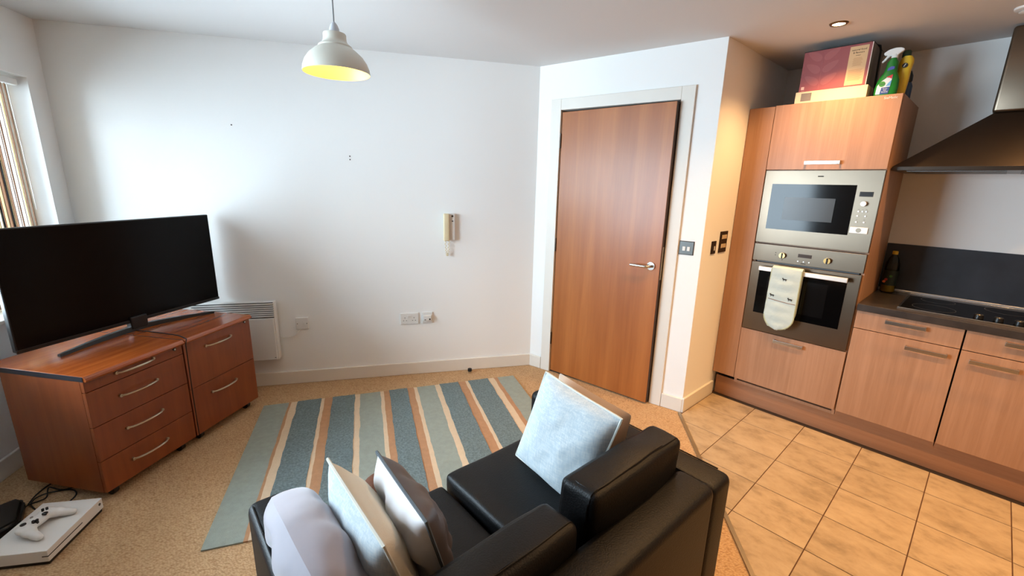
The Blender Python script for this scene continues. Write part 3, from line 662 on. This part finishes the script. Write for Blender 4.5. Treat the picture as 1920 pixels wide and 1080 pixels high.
ov.part('handle', bx((.22, .371, .9885), (.695, .383, 1.0165), .003), mat('pale_aluminium', (214, 214, 212), .35, .5), parent=od)
for u_ in (.222, .68): ov.part('handle_post', bx((u_, .383, .992), (u_+.013, VF-.0055, 1.013)), blackplastic, parent=od)

# oven gloves hanging over the handle
og = Thing('oven_gloves', 'pale green double oven gloves hung over the oven handle', 'oven gloves', K, (.39, .36, .63))
glm = mat('pale_green_cotton', (190, 206, 204), .9, bump=.3, bscale=60, var=.05, vscale=14)
def glove_panel(y, z0, th, drop=.0):
    bm = nb(); n = 26; rows = []
    cx, hw = .389, .083
    for i in range(n+1):
        z = 1.022-(1.022-z0)*i/n
        r_ = hw*1.0; tt = z-z0
        half = hw if tt > hw else math.sqrt(max(0, hw*hw-(hw-tt)**2))
        row = []
        for j in range(9):
            f = -1+2*j/8; q = noise.noise(Vector((f*1.5, z*18, y*30)))*.006+.002*math.sin(z*90)
            row.append(bm.verts.new((cx+(1.03-z)*-.012+f*half, y-q*(1-f*f)-.01*math.cos(f*1.4), z)))
        rows.append(row)
    for i in range(n):
        for j in range(8):
            if rows[i+1][j].co == rows[i+1][j+1].co: bm.faces.new((rows[i][j], rows[i][j+1], rows[i+1][j]))
            else: bm.faces.new((rows[i][j], rows[i+1][j], rows[i+1][j+1], rows[i][j+1]))
    bmesh.ops.remove_doubles(bm, verts=bm.verts, dist=1e-5)
    bmesh.ops.recalc_face_normals(bm, faces=bm.faces)
    bmesh.ops.solidify(bm, geom=bm.faces[:], thickness=th)
    return bm
gf = og.part('front_mitt', glove_panel(.362, .632, .012), glm, smooth=True)
og.part('rear_mitt', glove_panel(.402, .66, .010), glm, smooth=True)
bm = nb(); rows = []
for k in range(11):
    a_ = math.pi*k/10; rows.append([bm.verts.new((.389+f*.083, .377-.022*math.cos(a_), 1.018+.016*math.sin(a_))) for f in (-1, -.5, 0, .5, 1)])
for k in range(10):
    for j in range(4): bm.faces.new((rows[k][j], rows[k][j+1], rows[k+1][j+1], rows[k+1][j]))
bmesh.ops.recalc_face_normals(bm, faces=bm.faces); bmesh.ops.solidify(bm, geom=bm.faces[:], thickness=.006); og.part('fold', bm, glm, smooth=True)
hemp = [(.389-.082, .352, 1.02), (.389-.083, .3525, .85), (.389-.084, .3525, .72)]
for k in range(13):
    a_ = math.pi*k/12; hemp.append((.387-.083*math.cos(a_), .352-.003*math.sin(a_), .715-.083*math.sin(a_)))
hemp += [(.389+.081, .3525, .85), (.389+.082, .352, 1.02)]
og.part('hem', tb(hemp, .005, 8), mat('sage_binding', (172, 180, 150), .85), smooth=True)
og.part('pocket_line', tb([(.312, .3455, .823), (.35, .342, .819), (.39, .3415, .815), (.43, .342, .812), (.467, .345, .81)], .0018, 6), mat('stitch_brown', (120, 84, 66), .8))
pm = mat('print_black', (40, 38, 40), .9)
for cx_, cz_ in ((.39, .955), (.335, .845), (.437, .835)):   # small printed animals
    bm = nb()
    for lo, hi in (((-.011, 0), (.009, .007)), ((-.015, .004), (-.009, .011)), ((-.010, -.007), (-.0075, 0)), ((.005, -.007), (.0075, 0)), ((.009, .004), (.013, .0055)), ((-.016, .011), (-.0145, .0135)), ((-.011, .011), (-.0095, .0135))):
        box(bm, (cx_+lo[0], .3395, cz_+lo[1]), (cx_+hi[0], .3405, cz_+hi[1]))
    og.part('printed_motif', bm, pm, parent=gf)

def base_unit(u0, u1, label, hd, hdoor):
    T = Thing('base_cabinet', label, 'cabinet', K, ((u0+u1)/2, .72, 0))
    T.part('bottom_rail', bx((u0+.001, .4475, .15), (u1-.001, .4765, .187)), MATS['plinth_beech'])
    T.part('carcass', bx((u0+.001, .4485, .188), (u1-.001, 1.005, .834)), mat('carcass_gap_shade', (58, 44, 36), .7))  # carcass coloured dark to give the shade in gaps between the fronts
    d1 = T.part('drawer', bx((u0+.003, VF, .7285), (u1-.003, VF+.019, .832), .0015), beech); bar_handle(T, *hd, d1)
    d2 = T.part('door', bx((u0+.003, VF, .187), (u1-.003, VF+.019, .7245), .0015), beech); bar_handle(T, *hdoor, d2)
base_unit(.756, 1.205, 'pale wood base unit with drawer and door beside the oven housing', (.894, 1.063, .80), (.998, 1.166, .68))
base_unit(1.206, 1.806, 'pale wood base unit under the hob at the right edge', (1.344, 1.512, .804), (1.245, 1.413, .68))
base_unit(1.807, 2.407, 'pale wood base unit farthest right along the run', (1.98, 2.15, .80), (1.85, 2.02, .68))
solo('worktop', bx((.7575, .412, .835), (2.42, 1.019, .875), .003), worktop_m, K, (1.58, .72, .835), 'dark slate effect kitchen worktop', 'worktop')
solo('splashback', bx((.757, 1.008, .894), (2.42, 1.0195, 1.184)), splash_m, K, (1.58, 1.014, .894), 'dark blue grey slate splashback above the worktop', 'splashback')
solo('sealing_strip', bx((.757, .996, .8752), (2.42, 1.0195, .8935), .003), mat('silver_strip', (190, 194, 200), .3, .8), K, (1.58, 1.005, .875), 'silver sealing strip along the back of the worktop', 'sealing strip')
hb = Thing('hob', 'black glass electric hob with steel trim set in the worktop', 'hob', K, (1.215, .74, .875))
hb.part('glass_top', bx((.93, .492, .8752), (1.5, .99, .881), .001), blackgloss)
for lo, hi in (((.922, .484, .8752), (1.508, .492, .8822)), ((.922, .99, .8752), (1.508, .9955, .8822)), ((.922, .492, .8752), (.93, .99, .8822)), ((1.5, .492, .8752), (1.508, .99, .8822))): hb.part('steel_trim', bx(lo, hi, .001), chrome)
for cu_, cv_, r_ in ((1.06, .86, .075), (1.06, .62, .09), (1.34, .86, .09)):
    bm = nb(); lathe(bm, [(r_-.0015, .8811), (r_-.0015, .8814), (r_, .8814), (r_, .8811)], 40, (cu_, cv_), cap0=False, cap1=False); hb.part('cooking_zone', bm, mat('zone_grey', (70, 70, 72), .4))
for cu_, cv_ in ((1.235, .545), (1.305, .545), (1.375, .545), (1.445, .545)): hb.part('knob', lt([(.019, .881), (.018, .899), (.014, .903)], 22, (cu_, cv_)), blackplastic, smooth=True)

hd = Thing('cooker_hood', 'steel chimney cooker hood above the hob', 'cooker hood', K, (1.215, .77, 1.62))
bm = nb(); lo_ = [bm.verts.new(p) for p in ((.762, .52, 1.642), (1.668, .52, 1.642), (1.668, 1.019, 1.642), (.762, 1.019, 1.642))]; up_ = [bm.verts.new(p) for p in ((1.088, .768, 1.918), (1.342, .768, 1.918), (1.342, 1.019, 1.918), (1.088, 1.019, 1.918))]
bm.faces.new(up_); bm.faces.new(lo_[::-1])
for i in range(4): bm.faces.new((lo_[i], lo_[(i+1) % 4], up_[(i+1) % 4], up_[i]))
hd.part('canopy', bm, steel_dark)
hd.part('rim', bx((.76, .518, 1.62), (1.67, 1.019, 1.642), .002), steel_dark)
hd.part('chimney', bx((1.078, .756, 1.9185), (1.352, 1.019, 2.325), .014, 4), steel, smooth=True)
for a_ in (.82, 1.24): hd.part('grease_filter', bx((a_, .56, 1.616), (a_+.37, .96, 1.62)), mat('filter_mesh', (120, 120, 118), .5, .8, bump=.6, bscale=200))

# oil bottle
ob = Thing('oil_bottle', 'part used cooking oil bottle with yellow cap in the worktop corner', 'bottle', K, (.812, .94, .875))
cu_, cv_ = .812, .94
prof = [(.030, .876), (.037, .882), (.0375, .93), (.036, .99), (.0375, 1.03), (.036, 1.06), (.026, 1.095), (.014, 1.118), (.0125, 1.13)]
ob.part('bottle', lt(prof, 28, (cu_, cv_), cap1=False), glass('clear_plastic', (218, 222, 208)), smooth=True)
ob.part('oil', lt([(.028, .878), (.0355, .884), (.036, .93), (.0345, .952)], 28, (cu_, cv_)), mat('cooking_oil', (160, 132, 28), .1), smooth=True)
ob.part('label', lt([(.0378, .925), (.0368, .965), (.0368, .99), (.038, 1.02)], 28, (cu_, cv_), cap0=False, cap1=False), mat('label_dark_green', (22, 38, 28), .4), smooth=True)
ob.part('cap', lt([(.0145, 1.122), (.0145, 1.14), (.012, 1.143)], 20, (cu_, cv_)), mat('yellow_cap', (206, 168, 40), .4), smooth=True)
for du, z_, c__ in ((-.012, .962, (150, 40, 30)), (-.02, .948, (190, 90, 40)), (.008, .985, (60, 110, 50))):
    ob.part('label_print', dy((cu_+du, z_), .008, cv_-.0385, cv_-.034, 14), mat('label_print_%d' % c__[0], c__, .5))

# boxes and bottles on top of the tall unit
ZT0 = 2.0085
wb = Thing('flat_white_box', 'flat cream box under the maroon box on the tall unit', 'box', K, (.423, .6, ZT0))
wb.part('carton', bx((.25, .436, ZT0), (.595, .76, 2.071), .001), mat('cream_card', (206, 188, 160), .6))
wb.part('grey_panel', bx((.28, .4352, 2.018), (.333, .436, 2.062), .0003), mat('panel_grey', (112, 104, 96), .5))
mb_ = Thing('maroon_gift_box', 'maroon carton with leaf pattern and cream text label', 'box', K, (.42, .57, 2.0715))
maroon = mat('maroon_card', (142, 68, 70), .5); pinkm = mat('leaf_print', (152, 80, 80), .5)
mb_.part('carton', bx((.262, .44, 2.0715), (.5815, .72, 2.287), .001), [maroon])
mb_.part('side_panel', bx((.5815, .4415, 2.0725), (.5825, .719, 2.286)), mat('grey_card', (120, 112, 106), .6))
mb_.part('white_edge', bx((.5795, .4388, 2.072), (.5828, .4415, 2.2868)), mat('edge_white', (222, 206, 198), .6))
mb_.part('dark_lid', bx((.2615, .4395, 2.2868), (.583, .7205, 2.2895)), blackmatt)
lb_ = mb_.part('label_panel', bx((.483, .4392, 2.079), (.566, .44, 2.276)), mat('label_kraft', (208, 172, 128), .6))
inkb = mat('label_ink', (66, 44, 24), .7); inkl = mat('label_ink_faint', (186, 146, 104), .7)
for body, sz, x, z, m_ in (('natural food', .0135, .5245, 2.257, inkb), ('& flavours', .0125, .5245, 2.243, inkb), ('hamper', .007, .5245, 2.229, inkb), ('. . . . .', .007, .5245, 2.0875, inkb)):
    tx = text_bm(body, sz); xform(tx, Matrix.Translation((x, .4389, z)) @ FACE); mb_.part('lettering', tx, m_, parent=lb_)
for k in range(8): mb_.part('text_line', bx((.507-.004*(k % 2), .4389, 2.214-k*.0055), (.542+.003*(k % 3), .4392, 2.2165-k*.0055)), inkl, parent=lb_)
for k in range(12): mb_.part('text_line', bx((.492, .4389, 2.155-k*.0048), (.556-.004*(k % 3), .4392, 2.1572-k*.0048)), inkl, parent=lb_)
def leaf(cx, cz, ln, wd, ang):
    bm = nb(); vv = []
    for k in range(20):
        a_ = 2*math.pi*k/20; x = ln/2*math.cos(a_); z = wd/2*math.sin(a_)*(1-.35*math.cos(a_))
        vv.append(bm.verts.new((cx+x*math.cos(ang)-z*math.sin(ang), .4397, cz+x*math.sin(ang)+z*math.cos(ang))))
    bm.faces.new(vv); r_ = bmesh.ops.extrude_face_region(bm, geom=bm.faces[:]); bmesh.ops.translate(bm, verts=[v for v in r_['geom'] if isinstance(v, bmesh.types.BMVert)], vec=(0, .0004, 0)); return bm
for dz in (.0, .065, .13):
    for s_ in (-1, 1): mb_.part('leaf_print', leaf(.36+s_*.042, 2.118+dz+.012, .085, .038, (R(35) if s_ > 0 else R(145))), pinkm)
mb_.part('stem_print', bx((.359, .4395, 2.08), (.361, .44, 2.275)), pinkm)
mb_.part('emblem', bx((.272, .4395, 2.083), (.288, .44, 2.099)), mat('emblem_pale', (216, 176, 166), .6))
tx = text_bm('natural', .006); xform(tx, Matrix.Translation((.282, .4396, 2.0775)) @ FACE); mb_.part('lettering', tx, MATS['emblem_pale'])
solo('strap', tb([(.30, .60, 2.294), (.45, .58, 2.295), (.57, .565, 2.296), (.59, .56, 2.288), (.598, .555, 2.26), (.60, .55, 2.2), (.604, .545, 2.1), (.61, .54, ZT0+.006)], .0055, 8), blackmatt, K, (.6, .55, ZT0), 'black strap draped over the maroon box', 'strap', smooth=True)

grn = mat('bottle_green', (28, 120, 44), .3); spw = mat('spray_white', (226, 228, 226), .4)
sb = Thing('spray_bottle', 'green and white trigger spray cleaner bottle on the tall unit', 'bottle', K, (.672, .475, ZT0))
uc, vc = .672, .478
bm = nb(); loft(bm, [(uc-.004, vc, z, a_, .024, 2.6) for z, a_ in ((ZT0, .044), (ZT0+.004, .049), (ZT0+.04, .05), (ZT0+.075, .046), (ZT0+.1, .037), (ZT0+.118, .027), (ZT0+.14, .0245), (ZT0+.165, .0235), (ZT0+.176, .016), (ZT0+.184, .0135))], 28)
for v in bm.verts: v.co.x += max(0, v.co.z-ZT0-.03)*.06
sb.part('bottle', bm, grn, smooth=True)
bm = nb(); loft(bm, [(uc+.006, vc, z, r_, r_*.95, 2.2) for z, r_ in ((ZT0+.176, .0145), (ZT0+.2, .0145), (ZT0+.206, .013))], 18); sb.part('collar', bm, spw, smooth=True)
hp = nb(); prism(hp, [(.630, 2.2245), (.634, 2.2125), (.652, 2.209), (.665, 2.205), (.69, 2.205), (.694, 2.213), (.712, 2.226), (.714, 2.2315), (.70, 2.241), (.675, 2.2435), (.65, 2.238)], vc-.011, vc+.011)
xform(hp, Matrix(((1, 0, 0, 0), (0, 0, 1, 0), (0, 1, 0, 0), (0, 0, 0, 1)))); bmesh.ops.recalc_face_normals(hp, faces=hp.faces); bmesh.ops.bevel(hp, geom=hp.edges[:], offset=.0025, segments=2, affect='EDGES')
sb.part('trigger_head', hp, spw, smooth=True)
sb.part('trigger', tb([(.655, vc, 2.211), (.646, vc, 2.2), (.636, vc, 2.186), (.629, vc, 2.18)], [.007, .0062, .0055, .005], 10), spw, smooth=True)
def on_bottle(poly_, y=vc-.0252, th=.0012):
    bm = nb(); prism(bm, poly_, y, y+th); xform(bm, Matrix(((1, 0, 0, 0), (0, 0, 1, 0), (0, 1, 0, 0), (0, 0, 0, 1)))); return bm
z0 = ZT0
lab = sb.part('label', on_bottle([(.63, z0+.008), (.684, z0+.008), (.688, z0+.06), (.69, z0+.098), (.668, z0+.09), (.645, z0+.07), (.632, z0+.05)]), mat('label_silver', (206, 216, 222), .4))
sb.part('label_band', on_bottle([(.648, z0+.008), (.684, z0+.008), (.6865, z0+.042), (.652, z0+.04)], vc-.0258), mat('label_blue', (36, 70, 140), .4), parent=lab)
sb.part('label_band', on_bottle([(.668, z0+.045), (.6875, z0+.046), (.689, z0+.075), (.676, z0+.06)], vc-.0258), mat('label_sky', (96, 160, 214), .4), parent=lab)
sb.part('label_flash', on_bottle([(.663, z0+.09), (.69, z0+.102), (.687, z0+.08), (.68, z0+.086)], vc-.0264), mat('label_red', (196, 40, 44), .4), parent=lab)
lg = sb.part('logo_disc', dy((.652, z0+.058), .0135, vc-.0268, vc-.0255, 24), mat('logo_green', (60, 140, 52), .4), parent=lab, smooth=True)
tx = text_bm('Dettol', .0095); xform(tx, Matrix.Translation((.652, vc-.0271, z0+.058)) @ FACE); sb.part('lettering', tx, mat('logo_ink', (20, 34, 60), .5), parent=lab)
for k, w_ in enumerate(('Power', 'Anti', 'Bacterial')):
    tx = text_bm(w_, .0075); xform(tx, Matrix.Translation((.668, vc-.0262, z0+.034-k*.008)) @ FACE); sb.part('lettering', tx, spw, parent=lab)
sb.part('neck_label', on_bottle([(.662, z0+.122), (.69, z0+.128), (.69, z0+.14), (.676, z0+.142), (.664, z0+.134)], vc-.0252), mat('label_violet', (76, 84, 170), .4))
yb = Thing('yellow_bottle', 'yellow cleaner bottle with dark green cap behind the spray bottle', 'bottle', K, (.716, .54, ZT0))
ylw = mat('bottle_yellow', (226, 190, 52), .35)
bm = nb(); loft(bm, [(.712+.012*(z-ZT0)/.2, .54, z, a_, .026, 2.4) for z, a_ in ((ZT0, .026), (ZT0+.004, .029), (ZT0+.08, .03), (ZT0+.13, .028), (ZT0+.165, .031), (ZT0+.185, .027), (ZT0+.197, .018))], 24); yb.part('bottle', bm, ylw, smooth=True)
bm = nb(); loft(bm, [(.716, .54, z, r_, r_, 2) for z, r_ in ((ZT0+.195, .019), (ZT0+.22, .0185), (ZT0+.228, .013))], 18); yb.part('cap', bm, mat('cap_dark_green', (18, 52, 34), .4), smooth=True)
yb.part('brown_band', dy((.722, ZT0+.15), .012, .511, .516, 18), blackplastic, smooth=True); yb.part('emblem', on_bottle([(.715, ZT0+.143), (.719, ZT0+.143), (.727, ZT0+.158), (.723, ZT0+.158)], .510), spw)
bb_ = Thing('blue_bottle', 'dark topped blue bottle farthest back on the tall unit', 'bottle', K, (.722, .68, ZT0))
bb_.part('bottle', lt([(.024, ZT0), (.027, ZT0+.005), (.027, ZT0+.07), (.02, ZT0+.09)], 22, (.722, .68)), mat('bottle_blue', (40, 70, 110), .35), smooth=True)
bb_.part('cap', lt([(.017, ZT0+.09), (.022, ZT0+.1), (.021, ZT0+.125), (.012, ZT0+.15)], 22, (.722, .68)), blackplastic, smooth=True)

# ------------------------------------------------------------------ lamps
pc = Vector((-.358062, .933698, 0))*2.1; PZ = 1.5+.203558*2.1
PF = Frame((pc.x, pc.y), 0)
pd = Thing('pendant_lamp', 'cream metal dome pendant lamp hanging lit from the ceiling', 'lamp', PF, (0, 0, PZ-.02))
shade_m = mat('shade_cream', (206, 202, 190), .5)
r0 = .1335; q = lambda r_, z_: (r_, PZ+z_)
outer = [q(r0, 0), q(r0*.975, .02), q(r0*.91, .043), q(r0*.79, .066), q(r0*.62, .086), q(r0*.5, .097), q(r0*.49, .103), q(r0*.44, .108), q(r0*.385, .113), q(r0*.345, .122), q(r0*.335, .134), q(r0*.335, .146), q(r0*.32, .15), q(r0*.12, .152)]
inner = [(max(.005, r_-.003), z_-.0025) for r_, z_ in outer[1:]]
bm = nb(); lathe(bm, [(outer[0][0]-.0025, outer[0][1])]+outer, 56, cap0=False, cap1=False); pd.part('shade', bm, shade_m, smooth=True)
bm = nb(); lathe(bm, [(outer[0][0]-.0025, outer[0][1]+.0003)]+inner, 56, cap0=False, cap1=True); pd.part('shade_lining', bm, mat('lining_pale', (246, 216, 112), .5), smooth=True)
pd.part('lamp_holder', lt([(.019, PZ+.152), (.0195, PZ+.166), (.014, PZ+.182), (.007, PZ+.19), (.005, PZ+.193)], 20), mat('holder_grey', (188, 190, 196), .4), smooth=True)
pd.part('cable', tb([(0, 0, PZ+.19), (0, 0, CEIL-.03)], .003, 8), mat('flex_grey', (128, 130, 132), .5))
pd.part('ceiling_rose', lt([(.02, CEIL-.035), (.042, CEIL-.014), (.044, CEIL)], 24), whiteplastic, smooth=True)
pd.part('socket', lt([(.017, PZ+.103), (.017, PZ+.15)], 16), whiteplastic, smooth=True)
def emit_mat(name, rgb, s_):
    m, t, b = nt(name); b.inputs['Base Color'].default_value = (*rgb, 1); b.inputs['Emission Color'].default_value = (*rgb, 1); b.inputs['Emission Strength'].default_value = s_; MATS[name] = m; return m
pd.part('bulb', lt([(.012, PZ+.103), (.018, PZ+.096), (.026, PZ+.084), (.028, PZ+.07), (.024, PZ+.056), (.015, PZ+.047), (.004, PZ+.044)], 20), emit_mat('bulb_glow', (1, .68, .3), PENDANT), smooth=True)

ring_m = mat('downlight_bronze', (120, 96, 62), .3, .9)
lens_m = emit_mat('downlight_glow', (1, .8, .52), 30)
def downlight(u_, v_, label, seen=True):
    T = Thing('downlight', label, 'ceiling light', K, (u_, v_, CEIL-.006), 'recessed kitchen downlights')
    bm = nb(); lathe(bm, [(.027, CEIL-.001), (.029, CEIL-.006), (.038, CEIL-.005), (.042, CEIL)], 32, (u_, v_), cap0=False, cap1=False); T.part('ring', bm, ring_m, smooth=True)
    T.part('lens', lt([(.027, CEIL-.003), (.02, CEIL-.0045)], 28, (u_, v_)), lens_m, smooth=True)
    l = bpy.data.lights.new('downlight_beam', 'SPOT'); l.energy = SPOT; l.color = (1, .56, .22); l.spot_size = R(125); l.spot_blend = .8; l.shadow_soft_size = .025
    lo = bpy.data.objects.new('downlight_beam', l); C.objects.link(lo); lo.parent = T.e; lo.location = (0, 0, -.006)
downlight(.474, .173, 'lit recessed downlight in the ceiling by the tall unit')
downlight(1.4, .173, 'added unseen downlight in the ceiling over the worktop edge'); downlight(2.3, .173, 'added unseen downlight at the far right of the kitchen ceiling')  # both out of view, added for the warm kitchen light
downlight(.474, -.75, 'recessed downlight in the ceiling over the tiles near the door'); downlight(1.4, -.75, 'added unseen downlight in the ceiling over the middle of the tiles'); downlight(2.3, -.75, 'added unseen downlight over the far right tiles')  # last two are unseen lamps, added to spread the warm light
va = Thing('ceiling_vent', 'round white extract valve in the ceiling above the hood', 'vent', K, (1.12, .50, CEIL-.02))
va.part('rim', lt([(.05, CEIL), (.048, CEIL-.008), (.036, CEIL-.012)], 30, (1.12, .50)), whiteplastic, smooth=True); va.part('cone', lt([(.02, CEIL-.012), (.032, CEIL-.019), (.028, CEIL-.022)], 26, (1.12, .50)), whiteplastic, smooth=True)
